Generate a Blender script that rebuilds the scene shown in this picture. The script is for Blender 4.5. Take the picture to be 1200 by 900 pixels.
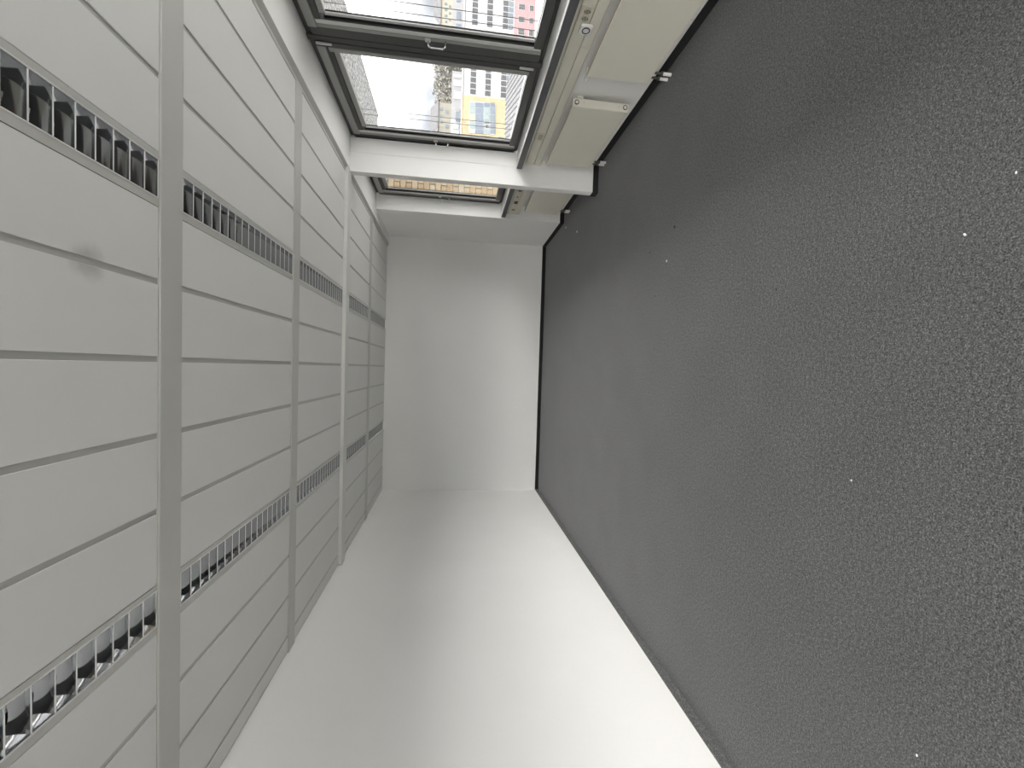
import bpy, math, random
from mathutils import Matrix, Vector
random.seed(7)
for o in list(bpy.data.objects): bpy.data.objects.remove(o)
S = bpy.context.scene
COL = S.collection
# ------------------------------------------------------------------ camera
FPX = 511.418
RT = ((0.03032289, -0.13291859, -0.990663), (-0.99901195, -0.03624731, -0.02571509), (-0.03249085, 0.99046392, -0.13388638))
CZ = 1.554
r, d, f = [Vector(v) for v in RT]
u, b = -d, -f
cam = bpy.data.objects.new('camera', bpy.data.cameras.new('camera'))
COL.objects.link(cam)
cam.matrix_world = Matrix(((r.x, u.x, b.x, 0), (r.y, u.y, b.y, 0), (r.z, u.z, b.z, CZ), (0, 0, 0, 1)))
cam.data.sensor_width = 36; cam.data.sensor_fit = 'HORIZONTAL'
cam.data.lens = FPX / 1200 * 36
cam.data.clip_start = 0.02; cam.data.clip_end = 2000
S.camera = cam
def at(px, py, Y):                      # where the sight line through a measured point meets the plane y = Y
    v = r * ((px - 600) / FPX) + d * ((py - 450) / FPX) + f
    t = Y / v.y
    return (v.x * t, Y, CZ + v.z * t)
# ------------------------------------------------------------------ sky: bright overcast, bluish cloud low down
SKY_H, SKY_Z = 2.4, 5.6
W = bpy.data.worlds.new('world'); S.world = W; W.use_nodes = True
n = W.node_tree.nodes; l = W.node_tree.links
bg = n['Background']
tc = n.new('ShaderNodeTexCoord'); sx = n.new('ShaderNodeSeparateXYZ'); l.new(tc.outputs['Generated'], sx.inputs[0])
ramp = n.new('ShaderNodeMapRange'); ramp.inputs[1].default_value = 0.0; ramp.inputs[2].default_value = 0.9
ramp.inputs[3].default_value = SKY_H; ramp.inputs[4].default_value = SKY_Z
l.new(sx.outputs['Z'], ramp.inputs[0])
nz = n.new('ShaderNodeTexNoise'); nz.inputs['Scale'].default_value = 5.0; nz.inputs['Detail'].default_value = 5
l.new(tc.outputs['Generated'], nz.inputs['Vector'])
lowr = n.new('ShaderNodeMapRange'); lowr.inputs[1].default_value = 0.06; lowr.inputs[2].default_value = 0.16
lowr.inputs[3].default_value = 1.0; lowr.inputs[4].default_value = 0.0; l.new(sx.outputs['Z'], lowr.inputs[0])
nr = n.new('ShaderNodeMapRange'); nr.inputs[1].default_value = 0.10; nr.inputs[2].default_value = 0.50; l.new(nz.outputs['Fac'], nr.inputs[0])
cm = n.new('ShaderNodeMath'); cm.operation = 'MULTIPLY'; l.new(lowr.outputs[0], cm.inputs[0]); l.new(nr.outputs[0], cm.inputs[1])
mixc = n.new('ShaderNodeMix'); mixc.data_type = 'RGBA'
mixc.inputs['A'].default_value = (1.0, 0.992, 0.98, 1); mixc.inputs['B'].default_value = (0.90, 0.96, 1.05, 1)
l.new(cm.outputs[0], mixc.inputs['Factor'])
l.new(mixc.outputs['Result'], bg.inputs['Color']); 
dim = n.new('ShaderNodeMath'); dim.operation = 'POWER'; dim.inputs[0].default_value = 0.082; l.new(cm.outputs[0], dim.inputs[1])
stg = n.new('ShaderNodeMath'); stg.operation = 'MULTIPLY'; l.new(ramp.outputs[0], stg.inputs[0]); l.new(dim.outputs[0], stg.inputs[1])
l.new(stg.outputs[0], bg.inputs['Strength'])
S.view_settings.view_transform = 'Standard'; S.view_settings.look = 'None'; S.view_settings.gamma = 1
S.view_settings.use_curve_mapping = False
S.view_settings.exposure = 1.97
# ------------------------------------------------------------------ materials
MATS = {}
def mat(name, col, rough=0.6, metal=0.0, noise=None, bump=None, spec=0.5, coat=0.0):
    if name in MATS: return MATS[name]
    m = bpy.data.materials.new(name); m.use_nodes = True
    nt = m.node_tree; p = nt.nodes['Principled BSDF']
    p.inputs['Base Color'].default_value = (*col, 1); p.inputs['Roughness'].default_value = rough
    p.inputs['Metallic'].default_value = metal; p.inputs['Specular IOR Level'].default_value = spec
    p.inputs['Coat Weight'].default_value = coat
    g = nt.nodes.new('ShaderNodeNewGeometry')
    if noise:
        sc, amt = noise
        t = nt.nodes.new('ShaderNodeTexNoise'); t.inputs['Scale'].default_value = sc; t.inputs['Detail'].default_value = 4
        nt.links.new(g.outputs['Position'], t.inputs['Vector'])
        mr = nt.nodes.new('ShaderNodeMapRange'); mr.inputs[1].default_value = .3; mr.inputs[2].default_value = .7
        mr.inputs[3].default_value = 1 - amt; mr.inputs[4].default_value = 1 + amt
        nt.links.new(t.outputs['Fac'], mr.inputs[0])
        mx = nt.nodes.new('ShaderNodeVectorMath'); mx.operation = 'SCALE'; mx.inputs[0].default_value = col
        nt.links.new(mr.outputs[0], mx.inputs['Scale']); nt.links.new(mx.outputs[0], p.inputs['Base Color'])
    if bump:
        sc, st, ds = bump
        t = nt.nodes.new('ShaderNodeTexNoise'); t.inputs['Scale'].default_value = sc; t.inputs['Detail'].default_value = 3
        nt.links.new(g.outputs['Position'], t.inputs['Vector'])
        bp = nt.nodes.new('ShaderNodeBump'); bp.inputs['Strength'].default_value = st; bp.inputs['Distance'].default_value = ds
        nt.links.new(t.outputs['Fac'], bp.inputs['Height']); nt.links.new(bp.outputs[0], p.inputs['Normal'])
    MATS[name] = m; return m
WALL = mat('wall_paint', (.88, .875, .86), .75, noise=(1.6, .012), bump=(260, .12, .002))
LINING = mat('reveal_paint', (.86, .855, .84), .7, bump=(260, .12, .002))
PANEL = mat('panel_enamel', (.73, .73, .715), .55, noise=(3, .01))
STRIP = mat('strip_enamel', (.52, .52, .50), .5)
BATTEN = mat('batten_enamel', (.53, .53, .505), .38, noise=(2, .02))
HEADRAIL = mat('head_rail_enamel', (.70, .70, .68), .5)
PLENUM = mat('plenum_dark', (.05, .05, .05), .9)
MIRROR = mat('mirror_aluminium', (.60, .61, .62), .06, 1.0)
RAIL = mat('bright_aluminium', (.80, .80, .79), .3, .15)
TUBE = mat('tube_glass', (.85, .86, .86), .25)
ANTH = mat('anthracite_powder_coat', (.055, .055, .053), .45, noise=(40, .04))
ANTHD = mat('dark_rebate', (.022, .022, .024), .6)
BEAD = mat('glazing_bead', (.30, .30, .29), .4)
ALU = mat('silver_profile', (.62, .62, .61), .35, .2)
GASKET = mat('black_gasket', (.01, .01, .01), .6)
CHROME = mat('chrome', (.60, .60, .59), .12, 1.0)
SILLW = mat('sill_white', (.82, .82, .81), .28)
NOSE = mat('sill_nose_grey', (.10, .105, .11), .5)
DUCT = mat('duct_cream', (.74, .715, .62), .45, noise=(5, .02))
RADI = mat('radiator_cream', (.76, .735, .645), .42, noise=(3, .015))
RADG = mat('radiator_grille', (.42, .36, .27), .6)
WHITEP = mat('white_plastic', (.82, .82, .80), .35)
CREAMP = mat('cream_plastic', (.68, .64, .53), .4)
BLACK = mat('black_plastic', (.012, .012, .013), .4)
DKRED = mat('dark_red_socket', (.06, .012, .012), .4)
BROWN = mat('brown_marks', (.30, .22, .12), .5)
def shader_glass():
    m = bpy.data.materials.new('window_glass'); m.use_nodes = True; nt = m.node_tree
    nt.nodes.remove(nt.nodes['Principled BSDF'])
    tr = nt.nodes.new('ShaderNodeBsdfTransparent'); tr.inputs[0].default_value = (.985, .98, .97, 1)
    gl = nt.nodes.new('ShaderNodeBsdfGlossy'); gl.inputs['Roughness'].default_value = .01
    lw = nt.nodes.new('ShaderNodeLayerWeight'); pw = nt.nodes.new('ShaderNodeMath'); pw.operation = 'POWER'; pw.inputs[1].default_value = 5
    nt.links.new(lw.outputs['Facing'], pw.inputs[0])
    fr = nt.nodes.new('ShaderNodeMath'); fr.operation = 'MULTIPLY_ADD'; fr.inputs[1].default_value = .9; fr.inputs[2].default_value = .035
    nt.links.new(pw.outputs[0], fr.inputs[0])
    mx = nt.nodes.new('ShaderNodeMixShader')
    nt.links.new(fr.outputs[0], mx.inputs[0]); nt.links.new(tr.outputs[0], mx.inputs[1]); nt.links.new(gl.outputs[0], mx.inputs[2])
    nt.links.new(mx.outputs[0], nt.nodes['Material Output'].inputs[0]); return m
GLASS = shader_glass()
def carpet(name, dark, light, pile=1.0):
    m = bpy.data.materials.new(name); m.use_nodes = True; nt = m.node_tree; p = nt.nodes['Principled BSDF']
    p.inputs['Roughness'].default_value = .95; p.inputs['Specular IOR Level'].default_value = .1
    p.inputs['Sheen Weight'].default_value = .25; p.inputs['Sheen Roughness'].default_value = .5
    g = nt.nodes.new('ShaderNodeNewGeometry')
    a = nt.nodes.new('ShaderNodeTexNoise'); a.inputs['Scale'].default_value = 75; a.inputs['Detail'].default_value = 5; a.inputs['Roughness'].default_value = .85
    c = nt.nodes.new('ShaderNodeTexNoise'); c.inputs['Scale'].default_value = 210; c.inputs['Detail'].default_value = 2
    e = nt.nodes.new('ShaderNodeTexNoise'); e.inputs['Scale'].default_value = 2.2; e.inputs['Detail'].default_value = 3
    for t in (a, c, e): nt.links.new(g.outputs['Position'], t.inputs['Vector'])
    ad = nt.nodes.new('ShaderNodeMath'); ad.operation = 'ADD'; nt.links.new(a.outputs['Fac'], ad.inputs[0]); nt.links.new(c.outputs['Fac'], ad.inputs[1])
    cr = nt.nodes.new('ShaderNodeValToRGB'); cr.color_ramp.elements[0].position = .0; cr.color_ramp.elements[1].position = 1
    mr = nt.nodes.new('ShaderNodeMapRange'); mr.inputs[1].default_value = .72; mr.inputs[2].default_value = 1.28
    nt.links.new(ad.outputs[0], mr.inputs[0]); nt.links.new(mr.outputs[0], cr.inputs[0])
    cr.color_ramp.elements[0].color = (*dark, 1); cr.color_ramp.elements[1].color = (*light, 1)
    mid = cr.color_ramp.elements.new(.55); mid.color = tuple((dark[i] * .62 + light[i] * .38) for i in range(3)) + (1,)
    lr = nt.nodes.new('ShaderNodeMapRange'); lr.inputs[1].default_value = .3; lr.inputs[2].default_value = .7; lr.inputs[3].default_value = .93; lr.inputs[4].default_value = 1.07
    nt.links.new(e.outputs['Fac'], lr.inputs[0])
    vm = nt.nodes.new('ShaderNodeVectorMath'); vm.operation = 'SCALE'
    nt.links.new(cr.outputs[0], vm.inputs[0]); nt.links.new(lr.outputs[0], vm.inputs['Scale']); nt.links.new(vm.outputs[0], p.inputs['Base Color'])
    bp = nt.nodes.new('ShaderNodeBump'); bp.inputs['Strength'].default_value = .4 * pile; bp.inputs['Distance'].default_value = .003
    nt.links.new(ad.outputs[0], bp.inputs['Height']); nt.links.new(bp.outputs[0], p.inputs['Normal'])
    return m
CARPET = carpet('charcoal_needle_felt', (.011, .011, .012), (.205, .208, .209))
CARPETB = carpet('charcoal_skirting_felt', (.022, .023, .024), (.24, .24, .24), .6)
def blotch_panel():                      # soft blotch, enamel colour darker around one spot
    m = PANEL.copy(); m.name = 'blotched_panel_enamel'; nt = m.node_tree; p = nt.nodes['Principled BSDF']
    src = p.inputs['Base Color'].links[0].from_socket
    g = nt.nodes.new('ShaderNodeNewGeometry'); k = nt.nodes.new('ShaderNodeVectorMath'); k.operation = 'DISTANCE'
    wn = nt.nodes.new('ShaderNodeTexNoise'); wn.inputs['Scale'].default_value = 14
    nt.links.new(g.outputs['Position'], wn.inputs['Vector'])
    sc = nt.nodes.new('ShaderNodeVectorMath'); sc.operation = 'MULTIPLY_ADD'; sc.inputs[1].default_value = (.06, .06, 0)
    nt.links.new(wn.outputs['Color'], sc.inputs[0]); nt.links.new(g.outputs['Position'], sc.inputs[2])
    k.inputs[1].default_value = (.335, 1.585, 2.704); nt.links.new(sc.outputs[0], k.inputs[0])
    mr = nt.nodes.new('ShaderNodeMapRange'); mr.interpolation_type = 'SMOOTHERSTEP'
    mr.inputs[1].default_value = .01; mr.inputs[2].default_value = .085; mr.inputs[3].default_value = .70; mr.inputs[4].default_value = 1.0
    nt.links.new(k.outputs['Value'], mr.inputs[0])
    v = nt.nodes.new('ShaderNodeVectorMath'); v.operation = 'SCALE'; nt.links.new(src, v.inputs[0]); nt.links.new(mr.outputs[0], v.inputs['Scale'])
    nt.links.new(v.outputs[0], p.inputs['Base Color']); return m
PANEL_BLOTCH = blotch_panel()
# ------------------------------------------------------------------ mesh helpers
class MB:
    def __init__(s): s.v = []; s.f = []
    def box(s, x0, x1, y0, y1, z0, z1):
        k = len(s.v)
        for z in (z0, z1):
            for x, y in ((x0, y0), (x1, y0), (x1, y1), (x0, y1)): s.v.append((x, y, z))
        s.f += [tuple(k + i for i in q) for q in ((3, 2, 1, 0), (4, 5, 6, 7), (0, 1, 5, 4), (1, 2, 6, 5), (2, 3, 7, 6), (3, 0, 4, 7))]
        return s
    def prism(s, prof, y0, y1, axis='y'):        # closed profile of (a,b) pairs pushed along an axis
        k = len(s.v); m = len(prof)
        for y in (y0, y1):
            for a, c in prof:
                s.v.append({'y': (a, y, c), 'x': (y, a, c), 'z': (a, c, y)}[axis])
        s.f.append(tuple(range(k, k + m))); s.f.append(tuple(range(k + 2 * m - 1, k + m - 1, -1)))
        for i in range(m):
            j = (i + 1) % m; s.f.append((k + i, k + m + i, k + m + j, k + j))
        return s
    def tube(s, pts, rad, seg=12, caps=True):
        pts = [Vector(p) for p in pts]; k0 = len(s.v); m = len(pts)
        rr = rad if isinstance(rad, (list, tuple)) else [rad] * m
        t0 = (pts[1] - pts[0]).normalized(); nrm = t0.orthogonal().normalized()
        for i, p in enumerate(pts):
            t = (pts[min(i + 1, m - 1)] - pts[max(i - 1, 0)]).normalized()
            nrm = (nrm - t * nrm.dot(t)).normalized(); bn = t.cross(nrm)
            for a in range(seg):
                an = 2 * math.pi * a / seg
                s.v.append(tuple(p + (nrm * math.cos(an) + bn * math.sin(an)) * rr[i]))
        for i in range(m - 1):
            for a in range(seg):
                c = (a + 1) % seg
                s.f.append((k0 + i * seg + a, k0 + i * seg + c, k0 + (i + 1) * seg + c, k0 + (i + 1) * seg + a))
        if caps:
            s.f.append(tuple(range(k0 + seg - 1, k0 - 1, -1))); s.f.append(tuple(range(k0 + (m - 1) * seg, k0 + m * seg)))
        return s
    def ring(s, c, axis, r0, r1, h, seg=28):      # flat annular washer along an axis
        k = len(s.v); ax = Vector(axis).normalized(); a1 = ax.orthogonal().normalized(); a2 = ax.cross(a1); c = Vector(c)
        for rad, hh in ((r0, 0), (r1, 0), (r1, h), (r0, h)):
            for i in range(seg):
                an = 2 * math.pi * i / seg; s.v.append(tuple(c + ax * hh + (a1 * math.cos(an) + a2 * math.sin(an)) * rad))
        for q in range(4):
            for i in range(seg):
                j = (i + 1) % seg; w = (q + 1) % 4
                s.f.append((k + q * seg + i, k + q * seg + j, k + w * seg + j, k + w * seg + i))
        return s
    def mesh(s, name, m, smooth=False):
        me = bpy.data.meshes.new(name); me.from_pydata(s.v, [], s.f); me.update()
        if m: me.materials.append(m)
        if smooth:
            for p in me.polygons: p.use_smooth = True
        return me
    def build(s, name, m, parent=None, bevel=0, smooth=False, seg=2):
        o = bpy.data.objects.new(name, s.mesh(name, m, smooth)); COL.objects.link(o)
        import bmesh
        bm = bmesh.new(); bm.from_mesh(o.data); bmesh.ops.recalc_face_normals(bm, faces=bm.faces); bm.to_mesh(o.data); bm.free()
        if parent: o.parent = parent
        if bevel:
            b_ = o.modifiers.new('bevel', 'BEVEL'); b_.width = bevel; b_.segments = seg; b_.limit_method = 'ANGLE'; b_.angle_limit = math.radians(50)
        return o
def inst(o, parent=None, loc=None):
    c = o.copy(); COL.objects.link(c); c.parent = parent if parent else o.parent
    if loc is not None: c.location = loc
    return c
def tag(o, label, cat, group=None, kind=None):
    o['label'] = label; o['category'] = cat
    if group: o['group'] = group
    if kind: o['kind'] = kind
    return o
def empty(name, loc, label, cat, group=None, kind=None):
    o = bpy.data.objects.new(name, None); COL.objects.link(o); o.location = loc; o.empty_display_size = .1
    return tag(o, label, cat, group, kind)
def local(o, parent):                     # keep world coordinates of a mesh written in world space under an Empty
    o.parent = parent; o.matrix_parent_inverse = Matrix.Translation(-parent.location); return o
# ------------------------------------------------------------------ room shell
XL, XP, XW, XF, XO, YF, YB = -2.122, 2.18, 2.31, 2.39, 2.445, 7.596, -2.60
ZC = 2.704; ZS = 2.675; ZSILL = 0.925
FIN = (4.80, 4.90); PIER = 6.345
tag(MB().box(XL - .2, XO, YB - .2, YF + .2, -.15, 0).build('floor', CARPET), 'dark charcoal speckled felt carpet covering the whole floor', 'floor', kind='structure')
tag(MB().box(XL - .2, XL, YB - .2, YF + .2, 0, 3.0).build('wall_left', WALL), 'long blank white wall opposite the windows', 'wall', kind='structure')
tag(MB().box(XL, XO, YF, YF + .2, 0, 3.0).build('wall_far', WALL), 'blank white end wall at the far end of the room', 'wall', kind='structure')
wk = MB(); wk.box(XL, XO, YB - .2, YB, 0, .85); wk.box(XL, XO, YB - .2, YB, ZS, 3.0)
for xa, xb in ((XL, -1.95), (-.70, -.62), (.62, .70), (1.95, XO)): wk.box(xa, xb, YB - .2, YB, .85, ZS)
tag(wk.build('wall_back', WALL), 'white wall behind the viewer, with three windows', 'wall', kind='structure')
w = MB()
w.box(XW, XO, YB, PIER, 0, .895)                       # parapet under the sills
w.box(XP, XO, PIER, YF, 0, 3.0)                         # pier beside the end wall
w.box(2.04, XO, YB, PIER, ZS, 3.0)                      # head above the windows, its underside is the soffit
w.box(2.04, XP, PIER, YF, ZS, 3.0)
w.box(2.365, XO, FIN[0] + .033, FIN[1] - .033, .895, ZS)
tag(w.build('wall_right', WALL), 'white window wall with parapet, soffit and corner pier', 'wall', kind='structure')
fn = tag(MB().box(2.015, XW, FIN[0], FIN[1], 0.06, ZS).build('wall_fin', WALL, bevel=.003), 'thin white wall fin standing between the second and third windows', 'wall', kind='structure')
local(MB().box(2.215, 2.364, FIN[0] - .004, FIN[1] + .004, ZSILL + .001, ZS - .001).build('reveal_lining', LINING), fn)
# carpet skirting
CARPETK = mat('black_skirting', (.014, .014, .015), .9)
def skirt(name, boxes, label, mt=None):
    m_ = MB()
    for q in boxes: m_.box(*q)
    return tag(m_.build(name, mt or CARPETB, bevel=.0015), label, 'skirting', kind='structure')
T = .009; HB = .06
skirt('baseboard_left', [(XL, XL + T, YB, YF, 0, HB)], 'charcoal carpet skirting strip along the blank long wall')
skirt('baseboard_far', [(XL + T, XP - T, YF - T, YF, 0, HB)], 'black skirting strip along the end wall', CARPETK)
skirt('baseboard_right', [(XW - T, XW, YB, FIN[0] - T, 0, HB), (XW - T, XW, FIN[1], PIER - T, 0, HB), (XP - T, XP, PIER - T, YF - T, 0, HB), (XP, XW, PIER - T, PIER, 0, HB),
      (2.015 - T, XW, FIN[0] - T, FIN[0], 0, HB), (2.015, XW - T, FIN[0], FIN[1], 0, HB), (2.015 - T, 2.015, FIN[0], FIN[1], 0, HB)], 'black skirting strip along the window wall', CARPETK)
# ------------------------------------------------------------------ metal ceiling
LUM = [(-1.100, -.902, -1.067, -.925), (.590, .798, .625, .770)]
c = MB()
c.box(XL, 2.04, YB, YF, 2.83, 3.0)
for x0, x1 in ((XL, -1.104), (-.898, .586), (.802, 2.04)): c.box(x0, x1, YB, YF, 2.7105, 2.722)
ceil = tag(c.build('ceiling', STRIP), 'light grey metal panel ceiling divided by wide cross battens', 'ceiling', kind='structure')
BAT = [(-2.342, -2.206), (-.932, -.796), (.478, .607), (1.888, 2.029), (3.314, 3.440), (4.724, 4.864), (6.115, 6.250)]
COLS = [(-2.108, -2.008), (-1.986, -1.711), (-1.688, -1.412), (-1.388, -1.102), (-.900, -.615), (-.593, -.314), (-.291, -.012), (.011, .290), (.314, .588), (.800, 1.076), (1.098, 1.378), (1.400, 1.680), (1.702, 1.984)]
bays = [(YB, -2.342)] + [(BAT[i][1], BAT[i + 1][0]) for i in range(len(BAT) - 1)] + [(BAT[-1][1], YF - .004)]
for bi, (y0, y1) in enumerate(bays):
    for x0, x1 in COLS:
        blot = (bi == 3 and x0 in (.011, .314))
        p = MB().box(x0, x1, y0 + .002, y1 - .002, ZC + random.uniform(-.0006, .0006), 2.710).build('panel', PANEL_BLOTCH if blot else PANEL, ceil, bevel=.0012, seg=1)
for i, (y0, y1) in enumerate(BAT):
    if i == 5: continue
    MB().prism([(y0, ZC - .003), (y0 + .003, ZC - .006), (y1 - .003, ZC - .006), (y1, ZC - .003), (y1, 2.710), (y0, 2.710)], XL, 1.985, 'x').build('batten', BATTEN, ceil)
# third batten: a head rail that hangs lower and ends rounded on the long wall
y0, y1 = BAT[5]
hr = [(XL + .035 - .035 * math.cos(a), y0 + .035 - .035 * math.sin(a)) for a in [i * math.pi / 12 for i in range(7)]]
hr2 = [(XL + .035 - .035 * math.sin(a), y1 - .035 + .035 * math.cos(a)) for a in [i * math.pi / 12 for i in range(7)]]
o = MB().prism(hr + [(2.04, y0), (2.04, y1)] + hr2, ZC - .033, 2.710, 'z').build('head_rail', HEADRAIL, ceil, bevel=.002)
o['label'] = 'thicker pale cross rail that lines up with the wall fin'
# edge trim along the window side
tag(MB().prism([(1.987, ZC - .002), (1.990, ZC - .004), (2.010, ZC - .004), (2.038, ZS - .001), (2.0395, ZS - .001), (2.0395, ZC + .012), (1.987, ZC + .012)], YB, YF).build('trim_1', BATTEN),
    'grey metal edge trim between the ceiling panels and the window soffit', 'trim', kind='structure')
# ------------------------------------------------------------------ louvre lights
def prof(z, hw): return hw * math.sqrt(max(0, 1 - z / .135))
def blade_mesh(bl):
    me = bl.mesh('louvre_blade', MIRROR, True); me.materials.append(RAIL)
    for p in list(me.polygons)[-6:]: p.material_index = 1; p.use_smooth = False
    return me
def lum_proto(hw):
    """meshes shared by all lights of the same width, centred on x = 0, length 1.28 from y = 0"""
    Lh = 1.28
    refl = MB(); zs = [i * .088 / 8 for i in range(9)]
    for s_ in (-1, 1):
        k = len(refl.v)
        for y in (0, Lh):
            for z in zs: refl.v.append((s_ * prof(z, hw), y, z))
        for i in range(8): refl.f.append((k + i, k + i + 1, k + 9 + i + 1, k + 9 + i))
    k = len(refl.v); tw = prof(.088, hw)
    refl.v += [(-tw, 0, .088), (tw, 0, .088), (tw, Lh, .088), (-tw, Lh, .088)]; refl.f.append((k, k + 1, k + 2, k + 3))
    bl = MB(); zz = [0, .009, .018, .027, .036, .046, .056]; nx = 9
    for s_ in (-1, 1):
        k = len(bl.v)
        for z in zz:
            for i in range(nx):
                fx = -1 + 2 * i / (nx - 1)
                zt = z * (1 - .22 * (1 - fx * fx) )
                bl.v.append((fx * prof(zt, hw), s_ * (.0012 + .021 * (zt / .056) ** 2), zt))
        for a in range(len(zz) - 1):
            for i in range(nx - 1): bl.f.append((k + a * nx + i, k + a * nx + i + 1, k + (a + 1) * nx + i + 1, k + (a + 1) * nx + i))
    h = len(bl.v) // 2
    for i in range(nx - 1):
        q = (len(zz) - 1) * nx; k = len(bl.v)
        bl.v += [bl.v[q + i], bl.v[q + i + 1], bl.v[h + q + i + 1], bl.v[h + q + i]]; bl.f.append((k, k + 1, k + 2, k + 3))
    bl.v += []; bl.box(-hw + .001, hw - .001, -.0017, .0017, -.0016, .0004)
    return refl.mesh('reflector', MIRROR, True), blade_mesh(bl)
bayname = ['', '', 'overhead bay', 'nearest visible bay', 'second visible bay', 'bay before thick rail', 'bay beyond thick rail', 'last bay by end wall']
for si, (x0, x1, lx0, lx1) in enumerate(LUM):
    cx = (lx0 + lx1) / 2; hw = (lx1 - lx0) / 2 - .002
    RM, BM = lum_proto(hw)
    for bi in (2, 3, 4, 5, 6, 7):
        y0, y1 = bays[bi]; L_ = y1 - y0
        side = 'window-side row' if si else 'blank-wall-side row'
        e = empty('louvre_light', (cx, y0, ZC), 'unlit mirror-louvre ceiling light, %s, %s' % (side, bayname[bi]), 'ceiling light', 'recessed louvre lights in the metal ceiling')
        a0, a1 = x0 - cx + .001, x1 - cx - .001
        hs = MB()
        hs.box(a0, lx0 - cx - .003, .003, L_ - .003, 0.0, .012); hs.box(lx1 - cx + .003, a1, .003, L_ - .003, 0.0, .012)
        hs.box(a0, a0 + .004, .003, L_ - .003, .012, .095); hs.box(a1 - .004, a1, .003, L_ - .003, .012, .095)
        hs.box(a0, a1, .003, L_ - .003, .095, .10)
        hs.box(a0 + .004, a1 - .004, .003, .006, .012, .095); hs.box(a0 + .004, a1 - .004, L_ - .006, L_ - .003, .012, .095)
        hs.build('housing', BATTEN, e)
        for xa, xb in ((lx0 - cx - .003, lx0 - cx + .001), (lx1 - cx - .001, lx1 - cx + .003)):
            MB().box(xa, xb, .004, L_ - .004, -.002, .012).build('edge_rail', RAIL, e)
        rf = bpy.data.objects.new('reflector', RM); COL.objects.link(rf); rf.parent = e; rf.location = (0, .004, .001); rf.scale = (1, (L_ - .008) / 1.28, 1)
        MB().tube([(0, .03, .071), (0, L_ - .03, .071)], .008, 14).build('lamp_tube', TUBE, e, smooth=False)
        nb = int(L_ / .0745); off = (L_ - nb * .0745) / 2 if bi != 3 else (1.360 - y0) % .0745
        for k in range(nb + 2):
            yy = off + k * .0745
            if yy < .004 or yy > L_ - .003: continue
            bo = bpy.data.objects.new('louvre_blade', BM); COL.objects.link(bo); bo.parent = e; bo.location = (0, yy, .0005)
# ------------------------------------------------------------------ windows
WIN = [(2.022, 3.411), (3.411, 4.832), (4.868, 6.343), (.633, 2.022), (-.756, .633), (-2.145, -.756)]
wlabel = ['grey aluminium window cut by the picture edge, nearest in view', 'grey aluminium window next to the thin wall fin on the viewer side', 'narrow-looking window beyond the thin wall fin, brick wall behind it',
          'grey aluminium window beside the viewer', 'grey aluminium window a step behind the viewer', 'grey aluminium window farthest behind the viewer']
def frame_ring(m_, x0, x1, y0, y1, z0, z1, t_, tb=None):
    """rectangular ring of four bars, the top and bottom running between the sides"""
    tt = t_; tb = tb or t_
    m_.box(x0, x1, y0, y0 + tt, z0, z1); m_.box(x0, x1, y1 - tt, y1, z0, z1)
    m_.box(x0, x1, y0 + tt, y1 - tt, z0, z0 + tb); m_.box(x0, x1, y0 + tt, y1 - tt, z1 - tt, z1)
    return m_
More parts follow.
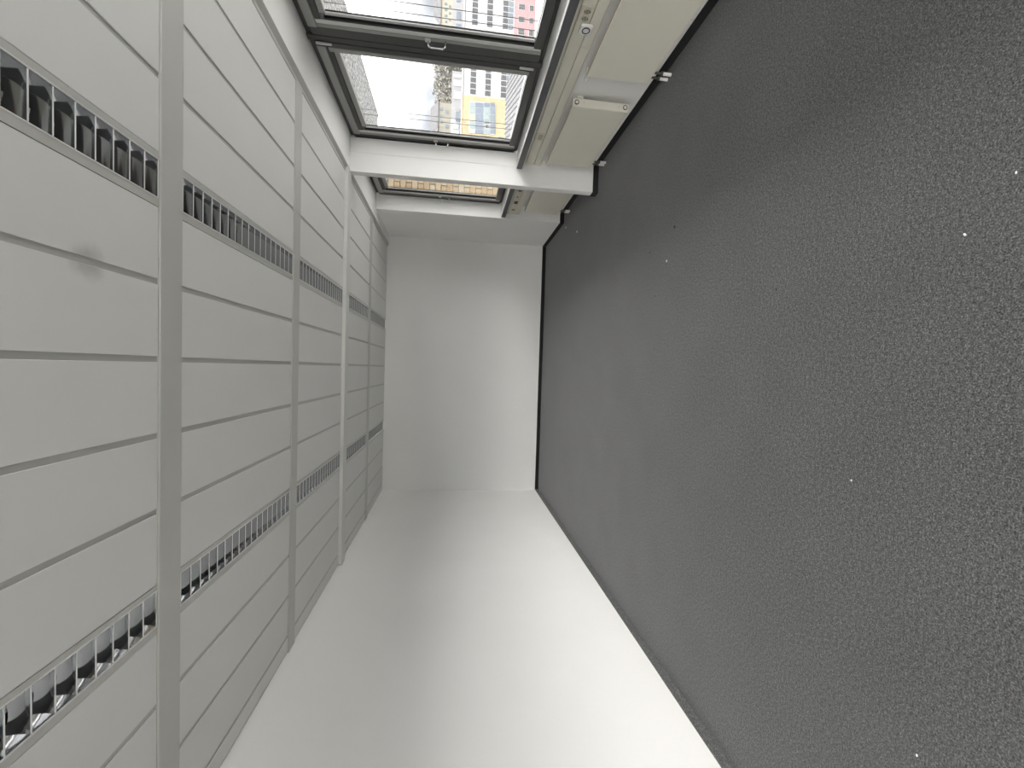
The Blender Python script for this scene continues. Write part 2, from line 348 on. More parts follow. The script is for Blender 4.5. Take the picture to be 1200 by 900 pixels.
for i, (y0, y1) in enumerate(WIN):
    z0, z1 = ZSILL + .001, ZS - .001
    e = empty('window_%d' % (i + 1), (XF, (y0 + y1) / 2, z0), wlabel[i], 'window', kind='structure')
    local(frame_ring(MB(), XF + .012, XF + .054, y0 + .001, y1 - .001, z0, z1, .048).build('frame', ANTH, bevel=.002), e)
    local(frame_ring(MB(), XF - .002, XF + .012, y0 + .040, y1 - .012, z0 + .022, z1 - .038, .013).build('frame_seal', ANTHD), e)
    sy0, sy1 = y0 + .056, y1 - .005
    # sash: bottom and hinge side anthracite, head and handle side faced with pale profile
    gy0, gy1, gz0, gz1 = y0 + .160, y1 - .200, z0 + .100, z1 - .190
    s_ = MB(); s_.box(XF - .018, XF + .05, sy0, y0 + .100, z0 + .036, z1 - .048)
    s_.box(XF - .018, XF + .05, y0 + .100, y1 - .150, z0 + .036, z0 + .10)
    s_.box(XF - .006, XF + .05, y0 + .100, y1 - .150, z1 - .145, z1 - .106)
    s_.box(XF - .012, XF + .05, y1 - .084, sy1, z0 + .036, z1 - .048); s_.box(XF - .002, XF + .05, y1 - .149, y1 - .084, z0 + .036, z1 - .106)
    local(s_.build('sash', ANTH, bevel=.002), e)
    local(MB().box(XF - .012, XF + .012, y0 + .003, y0 + .052, z0 + .002, z1 - .002).build('mullion_cover', ANTH, bevel=.001), e)
    hp = MB().box(XF - .020, XF + .04, y0 + .101, y1 - .088, z1 - .106, z1 - .045).build('sash_cover', BEAD, bevel=.002); local(hp, e); hp['label'] = 'paler grey sash edge at the window head'
    vp = MB().box(XF - .009, XF - .002, y1 - .148, y1 - .118, z0 + .045, z1 - .107).build('sash_cover', ALU, bevel=.001); local(vp, e); vp['label'] = 'pale silver sash edge on the handle side'
    local(MB().box(XF - .012, XF - .002, y1 - .117, y1 - .085, z0 + .040, z1 - .107).build('sash_cover', BEAD, bevel=.001), e)
    local(MB().box(XF - .024, XF + .02, y0 + .101, y0 + .140, z0 + .09, z1 - .13).build('sash_cover', BEAD, bevel=.002), e)
    g_ = MB(); g_.box(XF + .004, XF + .045, gy0, gy1, gz1, gz1 + .04); g_.box(XF + .010, XF + .045, gy0, gy1, gz0 - .012, gz0 + .004)
    g_.box(XF + .010, XF + .045, gy0 - .018, gy0 + .002, gz0, gz1)
    local(g_.build('glazing_bead', BEAD), e)
    gb = MB().box(XF + .014, XF + .0295, gy1 + .006, gy1 + .030, gz0 - .005, gz1 + .01).build('glazing_bead', ALU); local(gb, e); gb['label'] = 'bright aluminium bead on the handle side'
    gg = MB(); gg.box(XF + .011, XF + .0295, gy1 + .031, gy1 + .050, gz0 - .01, gz1 + .02); gg.box(XF + .024, XF + .0295, gy1 - .001, gy1 + .005, gz0, gz1)
    gg.box(XF + .01, XF + .05, gy0, gy1, gz1 + .04, gz1 + .062)
    local(gg.build('gasket', GASKET), e)
    local(MB().box(XF + .030, XF + .036, gy0 - .01, gy1 + .02, gz0 - .01, gz1 + .02).build('pane', GLASS), e)
    # D-shaped pull handle
    hy = y1 - .098; hz = 1.735; hx = XF - .012
    local(MB().box(hx - .010, hx + .001, hy - .016, hy + .016, hz + .045, hz + .085).build('handle_base', ALU if i != 2 else CREAMP, bevel=.004), e)
    pts = [(hx, hy, hz + .062)]
    for a in range(7):
        t_ = a * math.pi / 12; pts.append((hx - .032 - .022 * math.sin(t_), hy, hz + .062 - .022 * (1 - math.cos(t_))))
    for a in range(7):
        t_ = a * math.pi / 12; pts.append((hx - .054 + .022 * (1 - math.cos(t_)), hy, hz - .040 - .022 * math.sin(t_)))
    pts.append((hx + .002 - .012, hy, hz - .062)); pts.append((hx + .001, hy, hz - .062))
    local(MB().tube(pts, .0062, 12).build('handle', CHROME, smooth=True), e)
    for zc in (2.565, 1.045):
        local(MB().tube([(XF - .024, y0 + .060, zc - .055), (XF - .024, y0 + .060, zc + .055)], .009, 12).build('hinge', ALU, smooth=True), e)
for i, (xa, xb) in enumerate(((-1.95, -.70), (-.62, .62), (.70, 1.95))):
    e = empty('window_%d' % (i + 7), ((xa + xb) / 2, YB - .1, .85), ('left', 'middle', 'right')[i] + ' grey window in the wall behind the viewer', 'window', kind='structure')
    m_ = MB(); m_.box(xa + .001, xa + .08, YB - .14, YB - .07, .851, ZS - .001); m_.box(xb - .08, xb - .001, YB - .14, YB - .07, .851, ZS - .001)
    m_.box(xa + .08, xb - .08, YB - .14, YB - .07, .851, .93); m_.box(xa + .08, xb - .08, YB - .14, YB - .07, ZS - .08, ZS - .001)
    local(m_.build('frame', ANTH, bevel=.002), e)
    local(MB().box(xa + .075, xb - .075, YB - .108, YB - .102, .925, ZS - .075).build('pane', GLASS), e)
# sills
for k, (a, c_, lab) in enumerate(((YB, FIN[0] - .004, 'long white window sill with dark grey nosing under the near windows'), (FIN[1] + .004, PIER, 'short white window sill with dark grey nosing beyond the wall fin'))):
    s_ = tag(MB().box(2.203, XF + .05, a + .001, c_ - .001, .898, ZSILL).build('trim_%d' % (k + 2), SILLW, bevel=.002), lab, 'window sill', kind='structure')
    segs = [(a + .002, 3.395), (3.398, 3.475), (3.478, c_ - .002)] if k == 0 else [(a + .002, c_ - .002)]
    for p0, p1 in segs: MB().prism([(2.193, .870), (2.203, .870), (2.203, .927), (2.197, .927), (2.193, .924)], p0, p1).build('nosing', NOSE, s_)
    MB().box(2.24, XW, a + .002, c_ - .002, .858, .897).build('shadow_gap', ANTHD, s_)
# ------------------------------------------------------------------ cable duct
def duct(a, c_, joints, lab):
    e = empty('cable_duct', (XW, (a + c_) / 2, .62), lab, 'cable duct')
    local(MB().box(2.268, XW - .0005, a + .001, c_ - .001, .672, .850).build('back_channel', DUCT), e)
    local(MB().prism([(2.262, .832), (2.258, .836), (2.258, .852), (2.262, .856), (XW - .001, .856), (XW - .001, .832)], a + .001, c_ - .001).build('upper_lip', DUCT), e)
    local(MB().prism([(2.262, .662), (2.258, .665), (2.258, .670), (2.262, .673), (XW - .001, .673), (XW - .001, .662)], a + .001, c_ - .001).build('lower_lip', DUCT), e)
    js = [a] + joints[0] + [c_]
    for p0, p1 in zip(js, js[1:]): local(MB().box(2.250, 2.27, p0 + .0012, p1 - .0012, .7425, .829).build('upper_cover', DUCT, bevel=.002), e)
    js = [a] + joints[1] + [c_]
    for p0, p1 in zip(js, js[1:]): local(MB().box(2.250, 2.27, p0 + .0012, p1 - .0012, .675, .7385).build('lower_cover', DUCT, bevel=.002), e)
    return e
duct(YB + .01, FIN[0] - .002, ([2.665], [1.2, 3.02]), 'long cream cable duct under the sill of the near windows')
duct(FIN[1] + .002, PIER - .004, ([], []), 'short cream cable duct beyond the wall fin, below the brick-view window')
XD = 2.250
def disc(m_, x, y, z, rad, h, seg=24): return m_.tube([(x, y, z), (x - h, y, z)], rad, seg)
def round_socket(y, z, e, m1=CREAMP, rad=.020):
    o = MB().ring((XD - .006, y, z), (-1, 0, 0), rad * .82, rad, .004).build('socket_ring', m1); local(o, e)
    o = disc(MB(), XD - .0045, y, z, rad * .82, .001).build('socket_well', mat('socket_shade', (.30, .285, .23), .5)); local(o, e)
    m_ = MB(); disc(m_, XD - .0056, y - .007, z, .0026, .0012, 10); disc(m_, XD - .0056, y + .007, z, .0026, .0012, 10)
    m_.box(XD - .009, XD - .0056, y - .003, y + .003, z + rad * .6, z + rad * .8); m_.box(XD - .009, XD - .0056, y - .003, y + .003, z - rad * .8, z - rad * .6)
    local(m_.build('socket_pin_holes', BLACK), e)
e = empty('power_socket', (XD, 2.735, .78), 'cream double power socket on the near duct beside the round white sensor', 'socket')
local(MB().box(XD - .005, XD + .001, 2.680, 2.800, .745, .828).build('face_plate', CREAMP, bevel=.003), e)
round_socket(2.716, .784, e, rad=.026); round_socket(2.770, .784, e, rad=.026)
e = empty('round_sensor', (XD, 2.85, .75), 'white rounded square plug-in device with a black ring on the near duct', 'sensor')
local(MB().box(XD - .030, XD - .0005, 2.802, 2.880, .712, .800).build('body', WHITEP, bevel=.014, seg=5), e)
local(MB().ring((XD - .029, 2.834, .756), (-1, 0, 0), .020, .0265, .0035).build('black_ring', BLACK), e)
local(disc(MB(), XD - .029, 2.834, .756, .0195, .0025, 28).build('centre_button', WHITEP), e)
e = empty('data_outlet', (XD, 4.215, .775), 'cream data outlet with three slots on the near duct', 'socket')
local(MB().box(XD - .004, XD + .001, 4.15, 4.285, .742, .826).build('face_plate', CREAMP, bevel=.002), e)
for yy in (4.185, 4.215, 4.245):
    local(MB().box(XD - .0052, XD - .004, yy - .006, yy + .006, .762, .800).build('slot', mat('slot_shade', (.16, .14, .10), .6)), e)
e = empty('outlet_strip', (XD, 5.8, .775), 'cream outlet strip with a dark red connector on the far duct', 'socket')
local(MB().box(XD - .003, XD + .001, 5.42, 6.26, .742, .824).build('face_plate', CREAMP, bevel=.002), e)
round_socket(5.49, .783, e, BROWN, .024); round_socket(6.150, .780, e, BROWN, .026)
for yy in (5.68, 5.70, 5.72): local(MB().box(XD - .0042, XD - .003, yy - .005, yy + .005, .772, .800).build('slot', BROWN), e)
local(MB().box(XD - .010, XD - .003, 5.845, 5.925, .756, .804).build('connector', DKRED, bevel=.003), e)
# ------------------------------------------------------------------ radiators
def radiator(y0, y1, lab):
    e = empty('radiator', (2.24, (y0 + y1) / 2, .135), lab, 'radiator', 'flat panel radiators under the windows')
    z0, z1 = .145, .630; x0, x1 = 2.200, 2.270
    local(MB().box(x0, x0 + .012, y0 + .004, y1 - .002, z0 + .004, z1 - .004).build('front_panel', RADI, bevel=.004, seg=3), e)
    local(MB().box(x1 - .012, x1, y0 + .012, y1 - .012, z0 + .01, z1 - .030).build('rear_panel', RADI, bevel=.004), e)
    for ya, yb in ((y0, y0 + .004), (y1 - .004, y1)):
        local(MB().box(x0 + .004, x1 - .002, ya, yb, z0, z1).build('side_cover', RADI, bevel=.0018), e)
    local(MB().box(x0 + .012, x1 - .014, y0 + .004, y1 - .004, z0 + .012, z0 + .016).build('bottom_plate', RADI), e)
    local(MB().box(x0 + .012, x0 + .016, y0 + .004, y1 - .004, z1 - .016, z1 - .001).build('top_edge', RADG), e)
    for zc, cc in ((z1 - .034, BLACK), (z0 + .032, RADI)):
        local(MB().ring(((x0 + x1) / 2, y0 + .001, zc), (0, -1, 0), .0135, .0195, .005).build('plug_ring', BLACK if cc is BLACK else mat('plug_ring_grey', (.10, .10, .09), .5)), e)
        local(MB().tube([((x0 + x1) / 2, y0 + .001, zc), ((x0 + x1) / 2, y0 - .007, zc)], .0125, 6).build('plug', RADI), e)
    hl = MB()
    for zc in (z1 - .095, z0 + .085):
        for dx in (-.006, .006): hl.tube([((x0 + x1) / 2 + dx, y0 + .001, zc), ((x0 + x1) / 2 + dx, y0 - .0008, zc)], .0022, 8)
    local(hl.build('screw_holes', BLACK), e)
    # bracket and air vent near the rear top edge
    local(MB().box(x1 - .004, XW - .0005, y0 + .03, y0 + .07, z1 - .10, z1 - .05).build('wall_bracket', RADI), e)
    v = MB(); v.box(x1 - .002, x1 + .012, y0 - .010, y0 + .010, z1 - .085, z1 - .035); v.tube([(x1 + .005, y0, z1 - .07), (x1 + .005, y0 - .016, z1 - .07)], .005, 8); v.tube([(x1 + .005, y0, z1 - .05), (x1 + .005, y0 - .016, z1 - .05)], .005, 8)
    local(v.build('air_vent', RADI, bevel=.001), e)
    local(MB().box(x1 - .004, XW - .0005, y1 - .07, y1 - .03, z0 + .10, z0 + .15).build('wall_bracket', RADI), e)
    # thermostat head on the far top corner
    zt = z1 - .032; xt = (x0 + x1) / 2 + .01
    m_ = MB().tube([(xt, y1 - .001, zt), (xt, y1 + .02, zt), (xt, y1 + .022, zt), (xt, y1 + .052, zt), (xt, y1 + .094, zt), (xt, y1 + .100, zt)], [.009, .009, .015, .021, .019, .012], 20)
    o = m_.build('thermostat_head', WHITEP, smooth=True); local(o, e)
    g2 = MB()
    for k in range(16):
        a = k * math.pi / 8; g2.tube([(xt + .0205 * math.cos(a), y1 + .055, zt + .0205 * math.sin(a)), (xt + .019 * math.cos(a), y1 + .090, zt + .019 * math.sin(a))], .0014, 5)
    o2 = g2.build('grip_ribs', WHITEP); o2.parent = o; o2.matrix_parent_inverse = Matrix.Identity(4)
    # feed pipes into the floor with white sleeves
    for yp in (y1 - .075, y1 - .022):
        local(MB().tube([(2.238, yp, z0 + .013), (2.238, yp, .05)], .0085, 12).build('pipe', mat('pipe_dark', (.10, .095, .085), .5), smooth=True), e)
        local(MB().tube([(2.238, yp, .078), (2.238, yp, .066)], .016, 14).build('pipe_nut', mat('pipe_dark', (.10, .095, .085), .5)), e)
        local(MB().tube([(2.238, yp, .064), (2.238, yp, .0)], .0125, 14).build('pipe_sleeve', WHITEP, smooth=False), e)
    return e
radiator(2.075, 3.232, 'cream flat radiator cut by the picture edge, nearest in view')
radiator(3.600, 4.640, 'cream flat radiator under the second window, before the wall fin')
radiator(4.985, 6.090, 'cream flat radiator half hidden behind the wall fin')
# ------------------------------------------------------------------ crumbs on the carpet
def crumb(x, y, size, m_, lab, nm='crumb', rot=0, cat='debris', long_=1.6):
    s_ = MB(); N = 7; random.seed(int(x * 1000) + 5)
    base = [(math.cos(a) * size * long_ * random.uniform(.7, 1.1), math.sin(a) * size * random.uniform(.6, 1.1)) for a in [2 * math.pi * i / N for i in range(N)]]
    cr, sr = math.cos(rot), math.sin(rot)
    for zf, sc in ((0, .8), (.45, 1.0), (.9, .55)):
        for a, b_ in base: s_.v.append(((a * cr - b_ * sr) * sc, (a * sr + b_ * cr) * sc, zf * size))
    for q in range(2):
        for i in range(N): j = (i + 1) % N; s_.f.append((q * N + i, q * N + j, (q + 1) * N + j, (q + 1) * N + i))
    s_.f.append(tuple(range(N - 1, -1, -1))); s_.f.append(tuple(range(2 * N, 3 * N)))
    o = s_.build(nm, m_); o.location = (x, y, 0.0005); tag(o, lab, cat, 'bits of litter on the carpet'); return o
PAPER = mat('paper_bit', (.75, .74, .70), .7); DIRT = mat('dark_crumb', (.015, .013, .012), .7)
crumb(.459, 1.165, .0042, PAPER, 'small white paper scrap on the carpet nearest the viewer on the window side', 'paper_scrap', .6)
crumb(.597, 1.048, .003, PAPER, 'tiny white fleck on the carpet at the picture edge', 'paper_scrap')
crumb(1.063, 2.997, .007, DIRT, 'dark curled crumb on the carpet out from the nearest radiator', rot=.2, long_=2.0)
crumb(.843, 3.097, .006, PAPER, 'pale crumb on the carpet close to the dark curled crumb')
crumb(.982, 3.388, .005, DIRT, 'small dark speck on the carpet behind the pale crumb')
crumb(.611, 3.265, .005, DIRT, 'small dark speck on the carpet farther from the windows than the pale crumb')
crumb(.432, 1.957, .004, DIRT, 'lone dark speck in the middle of the near carpet')
crumb(2.067, 6.188, .010, PAPER, 'pale fleck on the carpet in front of the farthest radiator')
crumb(1.824, 5.591, .010, PAPER, 'pale fleck on the carpet just beyond the wall fin')
crumb(-1.234, 1.208, .004, PAPER, 'white fleck on the carpet near the blank long wall')
crumb(-.392, 1.50, .003, PAPER, 'white fleck in the middle of the empty carpet')
# ------------------------------------------------------------------ outside: near things
def speckle(name, c1, c2, sc):
    m = bpy.data.materials.new(name); m.use_nodes = True; nt = m.node_tree; p = nt.nodes['Principled BSDF']; p.inputs['Roughness'].default_value = .8
    g = nt.nodes.new('ShaderNodeNewGeometry'); v = nt.nodes.new('ShaderNodeTexNoise'); v.inputs['Scale'].default_value = sc; v.inputs['Detail'].default_value = 2
    mp = nt.nodes.new('ShaderNodeMapping'); mp.inputs['Scale'].default_value = (1, .7, 1)
    nt.links.new(g.outputs['Position'], mp.inputs[0]); nt.links.new(mp.outputs[0], v.inputs['Vector'])
    cr = nt.nodes.new('ShaderNodeValToRGB'); cr.color_ramp.elements[0].position = .42; cr.color_ramp.elements[1].position = .58
    cr.color_ramp.elements[0].color = (*c1, 1); cr.color_ramp.elements[1].color = (*c2, 1)
    nt.links.new(v.outputs['Fac'], cr.inputs[0]); nt.links.new(cr.outputs[0], p.inputs['Base Color']); return m
SOFF = speckle('perforated_soffit', (.10, .106, .12), (.36, .365, .36), 30)
e = empty('roof_overhang', (3.6, 2.0, 3.03), 'deep roof overhang outside above the windows with a speckled pale underside', 'overhang')
for k in range(6):
    ya = -3.6 + k * 2.0
    local(MB().box(2.62, 4.53, ya + .006, min(ya + 2.0, 8.38) - .006, 3.03, 3.045).build('soffit_panel', SOFF), e)
local(MB().box(2.62, 4.545, -3.6, 8.39, 3.045, 3.2).build('roof_edge', mat('soffit_frame', (.33, .335, .335), .6)), e)
local(MB().box(4.53, 4.56, -3.6, 8.39, 3.02, 3.2).build('fascia', mat('soffit_frame', (.33, .335, .335), .6)), e)
CAB = mat('steel_cable', (.06, .06, .062), .5, .2)
for y, lab in ((3.317, 'thin vertical steel blind cable outside the nearest window, far side of it'), (3.412, 'thin vertical steel blind cable outside at the mullion of the two near windows'),
               (4.728, 'thin vertical steel blind cable outside the second window, the one away from the fin'), (4.822, 'thin vertical steel blind cable outside the second window, the one at the fin')):
    tag(MB().tube([(2.66, y + (.05 if y < 4 else .07), .80), (2.66, y + (.05 if y < 4 else .07), 3.03)], .003, 6).build('guide_cable', CAB), lab, 'cable', 'steel guide cables outside the windows')
# yellow brick side wall of the next wing, seen through the last window: every brick built
BR = [mat('brick_%s' % nm, tuple(q * .36 + .045 for q in cc), .85, noise=(20, .06)) for nm, cc in (('ochre', (.55, .38, .17)), ('sand', (.62, .46, .25)), ('honey', (.52, .34, .13)), ('cream', (.66, .54, .36)))]
BRG = mat('brick_whitewashed', (.24, .24, .235), .85, noise=(20, .06))
bw = empty('brick_wall', (3.0, 6.80, .3), 'yellow brick side wall outside behind the last window', 'brick wall')
local(MB().box(2.63, 3.40, 6.805, 6.95, .3, 3.03).build('mortar', mat('mortar', (.07, .065, .055), .9)), bw)
CH = .0868; bid = None; bmesh_cache = {}
row = 0; z = .42
while z + CH < 3.02:
    x = 2.632 - (.13 if row % 2 else 0)
    while x < 3.395:
        a, c_ = max(x, 2.632), min(x + .252, 3.398)
        if c_ - a > .03:
            ln = round(c_ - a, 3); mt = BRG if z > 2.52 else random.choice(BR); key = (ln, mt.name)
            if key not in bmesh_cache:
                bmesh_cache[key] = MB().box(0, ln - .012, -.0, .012, 0, CH - .012).mesh('brick', mt)
            o = bpy.data.objects.new('brick', bmesh_cache[key]); COL.objects.link(o); o.parent = bw
            o.location = (a + .006 - 3.0, 6.793 + random.uniform(-.0015, .0015) - 6.80, z + .0045 - .3)
        x += .26
    z += CH; row += 1
# ------------------------------------------------------------------ outside: the town
ZG = -13.0
GRD = mat('pale_ground', (.16, .16, .158), .9, spec=0.0, noise=(.12, .10))
g_ = MB(); g_.v = [(-300, -300, ZG), (700, -300, ZG), (700, 125, ZG), (-300, 125, ZG)]; g_.f = [(0, 1, 2, 3)]
tag(g_.build('ground', GRD), 'pale flat ground far below between the buildings', 'ground', kind='structure')
hill = MB(); NX, NY = 26, 10
for j in range(NY):
    for i in range(NX):
        X = -100 + i * 24; Y = 125 + j * 25; t_ = min(1, j / (NY - 1) * 2.5)
        hill.v.append((X, Y, ZG + (16.5 + 3 * math.sin(i * .9) + 2 * math.sin(i * 1.7 + 1)) * (t_ * t_ * (3 - 2 * t_)) + (0 if j == 0 else random.uniform(-.4, .4))))
for j in range(NY - 1):
    for i in range(NX - 1): k = j * NX + i; hill.f.append((k, k + 1, k + NX + 1, k + NX))
tag(hill.build('hillside', mat('hill_earth', (.09, .085, .065), .95, noise=(.08, .25)), smooth=True), 'low brown wooded rise on the horizon behind the houses', 'hill', kind='structure')
def pxbox(m_, xa, xb, ya, yb, Y, dep):          # wall rectangle measured on the plane y = Y, given real size and depth there
    p = at(xa, (ya + yb) / 2, Y); q = at(xb, (ya + yb) / 2, Y); s1 = at((xa + xb) / 2, ya, Y); s2 = at((xa + xb) / 2, yb, Y)
    z1, z0 = max(p[2], q[2]), min(p[2], q[2]); X0, X1 = min(s1[0], s2[0]), max(s1[0], s2[0])
    m_.box(X0, X1, Y, Y + dep, z0, z1); return (X0, X1, z0, z1)
FWHITE = mat('facade_white', (.17, .17, .168), .8); FYEL = mat('facade_yellow_brick', (.145, .116, .068), .85, noise=(1.4, .12))
FPINK = mat('facade_pink', (.16, .078, .082), .8, noise=(.8, .05)); FGLS = mat('far_glass', (.03, .033, .037), .25); FGLB = mat('far_glass_blue', (.06, .075, .09), .25)
SLATE = mat('slate_blue_panel', (.042, .055, .075), .5); FRAMEW = mat('far_frame_white', (.17, .17, .17), .6)
TEAL = mat('far_glass_teal', (.085, .11, .11), .3); OLIVE = mat('far_glass_olive', (.16, .155, .10), .3)
wb = empty('white_building', (70, 90, ZG), 'long white office building with rows of dark strip windows', 'building')
local(MB().box(54.6, 96, 90.0, 104, ZG, 1.06).build('facade', FWHITE), wb)
local(MB().box(54.5, 96.1, 89.85, 104.1, 1.06, 1.32).build('parapet', mat('parapet_grey', (.12, .12, .125), .7)), wb)
zrows = [(-1.43, -.34, FGLS), (-4.42, -3.33, FGLS), (-7.55, -6.50, FGLS)]
for zi, (za, zb, mt) in enumerate(zrows):
    X = 55.0; k = 0
    while X < 94:
        phase = (X - 55.0) % 13.4
        if phase < 9.4 or (11.2 < phase < 12.3):
            h_ = (za, zb) if phase < 9.4 else (za + .12, zb - .18)
            o = local(MB().box(X + .10, X + 1.02, 89.93, 90.0, *h_).build('window', mt), wb)
            if zi == 2:
                local(MB().box(X + .10, X + 1.02, 89.93, 90.0, -8.58, -7.66).build('window', FGLB), wb)
        X += 1.15
        if abs(((X - 55.0) % 13.4) - 9.4) < .6: X = 55.0 + 13.4 * int((X - 55.0) / 13.4) + 11.25
pk = local(MB().box(54.62, 96, 89.6, 90.0, ZG, -8.80).build('pink_ground_floors', FPINK), wb); pk['label'] = 'pink rendered lower storeys'
X = 60.2
while X < 94:
    for za, zb in ((-10.95, -9.55), (-12.75, -11.75)):
        fr = local(MB().box(X, X + 1.25, 89.54, 89.6, za, zb).build('window', FRAMEW), wb)
        o = MB().box(X + .1, X + .58, 89.50, 89.54, za + .1, zb - .08).build('pane', FGLS); o.parent = fr
        o = MB().box(X + .66, X + 1.15, 89.50, 89.54, za + .1, zb - .08).build('pane', FGLS); o.parent = fr
    X += 2.45
YY = 86.0
yb_ = empty('yellow_building', (48, YY, ZG), 'yellow brick building with one large slate-blue glazed bay', 'building')
m_ = MB(); q = pxbox(m_, 541.2, 592, 114, 172, YY, 3.8); m_ = MB().box(q[0] - 1.5, q[1], YY, YY + 3.8, ZG, q[3]); local(m_.build('facade', FYEL), yb_)
local(MB().box(q[0] - 1.6, q[1] + .1, YY - .1, YY + 3.8, q[3], q[3] + .2).build('parapet', mat('parapet_sand', (.25, .21, .15), .7)), yb_)
m_ = MB(); pxbox(m_, 549.8, 580.2, 119.5, 156.5, YY - .1, .09); local(m_.build('bay_frame', FRAMEW), yb_)
def cell(xa, xb, ya, yb, mt, nm='pane', dy=.16):
    m_ = MB(); pxbox(m_, xa, xb, ya, yb, YY - dy, .06); local(m_.build(nm, mt), yb_)
for xa, xb, mts in ((550.3, 556.3, (TEAL, TEAL, OLIVE, TEAL, FRAMEW)), (557.0, 566.6, (SLATE, SLATE, SLATE, SLATE, SLATE)), (567.4, 573.9, (SLATE, TEAL, TEAL, FGLS, TEAL)), (574.5, 579.8, (SLATE, SLATE, SLATE, SLATE, SLATE))):
    for (ya, yb), mt in zip(((120, 124.8), (125.4, 132.6), (133.3, 141.5), (142.3, 150.4), (151.1, 156)), mts):
        cell(xa, xb, ya + (xa - 550) * .03, yb + (xa - 550) * .03, mt)
cell(567.9, 573.5, 135, 140.4, TEAL, dy=.2); cell(567.9, 573.5, 145, 150.9, FRAMEW, 'opening_frame', .2); cell(568.9, 572.5, 146.0, 149.9, FGLS, dy=.26)
for xa, xb in ((549, 556.5), (566, 574), (584, 590)): cell(xa, xb, 158.6 + (xa - 549) * .06, 160.6 + (xa - 549) * .06, FGLS, 'window', .04)
# houses between the offices and the wood
FH = mat('house_render_grey', (.105, .107, .111), .85); FHC = mat('house_render_cream', (.135, .126, .100), .85); ROOFG = mat('roof_slate_grey', (.075, .075, .08), .8, noise=(1.5, .2)); TAN = mat('house_tan', (.095, .091, .075), .85, noise=(1, .1))
def house(xa, xb, ya, yb, Y, dep, mw, lab, roof=None, wins=(), frames=False):
    m_ = MB(); X0, X1, z0, z1 = pxbox(m_, xa, xb, ya, yb, Y, dep)
    base = ZG + (6 if Y > 120 else 0) if Y > 135 else ZG
    e_ = empty('town_house', ((X0 + X1) / 2, Y, min(base, z0)), lab, 'house', 'houses beyond the office buildings')
    local(MB().box(X0, X1, Y, Y + dep, min(base, z0) - 2, z1).build('walls', mw), e_)
    if roof:
        xm = (X0 + X1) / 2
        pr = MB().prism([(X0 - .3, z1), (X1 + .3, z1), (X1 - (X1 - X0) * .2, z1 + roof), (X0 + (X1 - X0) * .2, z1 + roof)], Y - .3, Y + dep + .3); local(pr.build('roof', ROOFG), e_)
    for wa, wb2, va, vb in wins:
        mm = MB(); pxbox(mm, wa, wb2, va, vb, Y - .12, .12); fr_ = local(mm.build('window', FGLB if not frames else FRAMEW), e_)
        if frames:
            mm = MB(); pxbox(mm, wa + .7, wb2 - .7, va + .8, vb - .8, Y - .2, .08); o = mm.build('pane', mat('pale_window', (.20, .22, .24), .3)); o.parent = fr_
    return e_
house(530.5, 546, -22, 38, 120, 10, FH, 'pale grey flat-roofed house left of the white offices in the near window', None, [(535, 539.8, 13.5, 22), (534.5, 540, 28, 33), (535, 539.5, -6, 2)])
house(517, 534, -14, 33, 145, 10, FHC, 'cream house rising above the grey house in the near window', 2.2, [(521, 524, 3, 5.5), (521, 524, 10, 12.5), (521, 524, 17, 19.5), (521.5, 524, 24, 26.5), (526, 528.5, 6, 8.5), (526, 528.5, 14, 16.5), (526, 528.5, 22, 24.5)])
house(529.3, 547, 84, 128, 118, 9, FH, 'pale grey house with square window frames above the yellow building', None, [(532, 541, 87, 91), (532, 541.5, 94, 101), (532, 541, 107, 116)], True)
house(528, 545, 139.5, 161, 116, 8, mat('house_render_white', (.13, .136, .142), .8), 'small whitish house nearest the window jamb above the yellow building', None, [(530.5, 538, 145, 151), (530.5, 538, 153, 159)], True)
house(534, 545, 131.5, 138.5, 114, 1.6, FGLB, 'small bluish glazed extension between the two pale houses', None)
house(513.5, 536, 121, 164, 135, 10, TAN, 'tan house with a dark slate roof at the edge of the wood', 2.3, [(515.5, 518.5, 126, 129), (515.5, 518.5, 134, 137), (515.5, 518.5, 141, 144), (522, 525.5, 129, 133), (522, 525.5, 146, 150)])
# ribbed metal roof below
RIB = mat('ribbed_sheet', (.034, .034, .036), .9, .0, spec=0.0)
rr = empty('ribbed_roof', (13, 20, -1.6), 'low white ribbed metal roof below the second window', 'roof')
poly = [(15.75, 30.58), (17.35, 30.73), (18.8, 30.7), (19.32, 30.0), (18.95, 28.35), (18.16, 26.58), (15.6, 21.8), (10.4, 14.0), (4.5, 10.0), (4.0, 30.4)]
k0 = MB().prism([(x, y) for x, y in poly], -13.0, -1.56, 'z'); local(k0.build('roof_deck', mat('ribbed_deck', (.052, .053, .055), .9, spec=0.0)), rr)
rb = MB(); dx, dy = .40, .9165; nx_, ny_ = dy, -dx
def clip(px0, py0):
    ts = []
    for i in range(len(poly)):
        x1_, y1_ = poly[i]; x2_, y2_ = poly[(i + 1) % len(poly)]; ex, ey = x2_ - x1_, y2_ - y1_
        den = dx * ey - dy * ex
        if abs(den) < 1e-9: continue
        t_ = ((x1_ - px0) * ey - (y1_ - py0) * ex) / den; s__ = ((x1_ - px0) * dy - (y1_ - py0) * dx) / den
        if 0 <= s__ <= 1: ts.append(t_)
    return (min(ts), max(ts)) if len(ts) >= 2 else None
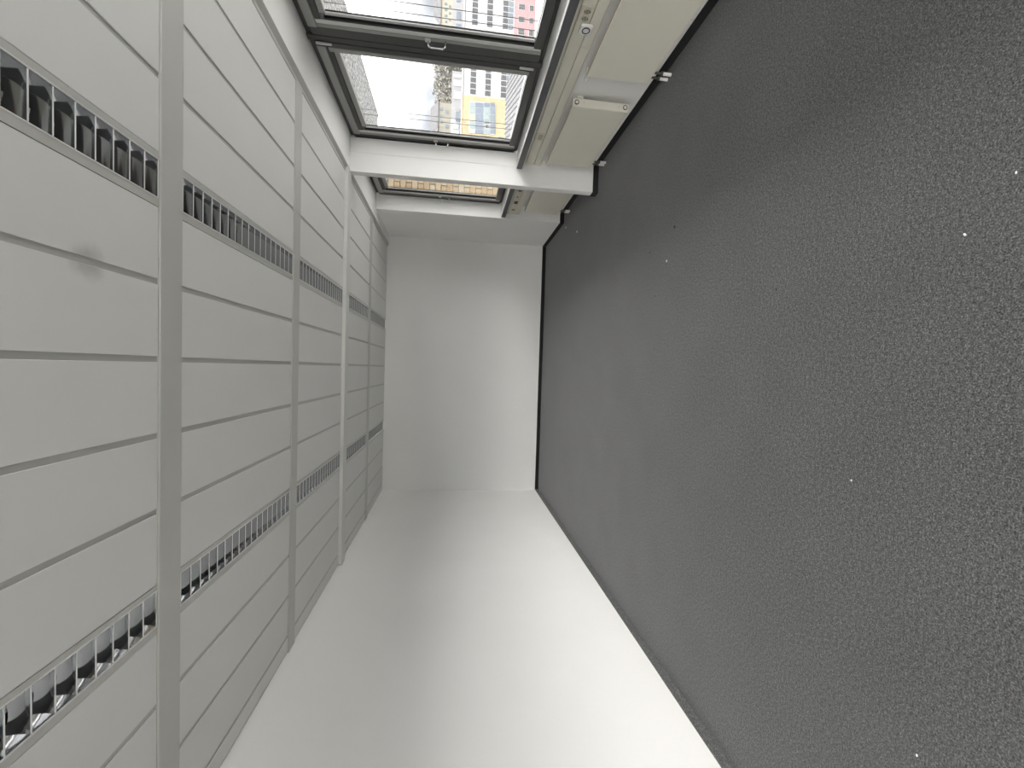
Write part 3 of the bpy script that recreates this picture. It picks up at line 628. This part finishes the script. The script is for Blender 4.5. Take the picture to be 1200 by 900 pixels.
for k in range(-60, 60):
    px0, py0 = 12 + nx_ * k * .30, 20 + ny_ * k * .30; cpt = clip(px0, py0)
    if not cpt: continue
    ta, tb = cpt; hw_ = .045; q = len(rb.v)
    for t_ in (ta, tb):
        for s__, zz_ in ((-hw_, -1.56), (-hw_ * .6, -1.525), (hw_ * .6, -1.525), (hw_, -1.56)):
            rb.v.append((px0 + dx * t_ + nx_ * s__, py0 + dy * t_ + ny_ * s__, zz_))
    rb.f += [(q, q + 1, q + 5, q + 4), (q + 1, q + 2, q + 6, q + 5), (q + 2, q + 3, q + 7, q + 6), (q, q + 3, q + 2, q + 1), (q + 4, q + 5, q + 6, q + 7)]
o = local(rb.build('ribs', RIB), rr); o['kind'] = 'stuff'
# trees on the rise
TW = mat('twig_brown', (.08, .072, .06), .95); LF = [mat('crown_brown', (.062, .057, .047), .95), mat('crown_olive', (.055, .056, .043), .95), mat('crown_grey', (.080, .078, .070), .95)]
random.seed(11)
def tree(X, Y, zb, H, R_, mi):
    e_ = empty('tree', (X, Y, zb), ['bare brown tree on the rise behind the houses', 'olive green tree on the rise behind the houses', 'greyish bare tree on the rise behind the houses'][mi], 'tree', 'trees on the rise, ' + ['brown', 'olive', 'greyish'][mi])
    t_ = MB().tube([(0, 0, -1), (.1, 0, H * .35), (0, .1, H * .8)], [.35, .25, .06], 6)
    for k in range(8):
        a = random.uniform(0, 6.28); h0 = random.uniform(.25, .65) * H
        t_.tube([(0, 0, h0), (math.cos(a) * R_ * .5, math.sin(a) * R_ * .5, h0 + H * .14), (math.cos(a) * R_ * .85, math.sin(a) * R_ * .85, h0 + H * .22)], [.12, .08, .02], 4)
    t_.build('trunk', TW, e_)
    cb = MB()
    for k in range(1000):
        while True:
            v = Vector((random.uniform(-1, 1), random.uniform(-1, 1), random.uniform(-1, 1)))
            if v.length < 1: break
        v *= (1 - .15 * random.random())
        p = Vector((v.x * R_, v.y * R_, H * .60 + v.z * H * .42)); s_ = random.uniform(.3, .75); q = len(cb.v)
        for _ in range(3): cb.v.append(tuple(p + Vector((random.uniform(-s_, s_), random.uniform(-s_, s_), random.uniform(-s_, s_)))))
        cb.f.append((q, q + 1, q + 2))
    cb.build('crown', LF[mi], e_)
for k in range(34):
    Y = 165 + (k % 4) * 13 + random.uniform(-2, 2); ty = -30 + (k // 4 + (k % 4) * .25) * 23 + random.uniform(-2, 2); p = at(520, ty, Y)
    topx = 510 + (0 if ty < 60 else (-4 if ty < 125 else 2)) + random.uniform(-3, 5)
    ztop = at(topx, ty, Y)[2]; j = min(1, (Y - 125) / 225 * 2.5); zb = ZG + 14 * (j * j * (3 - 2 * j))
    tree(p[0], Y, zb, ztop - zb, random.uniform(2.6, 3.1), random.choice([0, 0, 1, 2, 2]))
S.cycles.max_bounces = 12; S.cycles.diffuse_bounces = 6; S.cycles.glossy_bounces = 5; S.cycles.transparent_max_bounces = 12
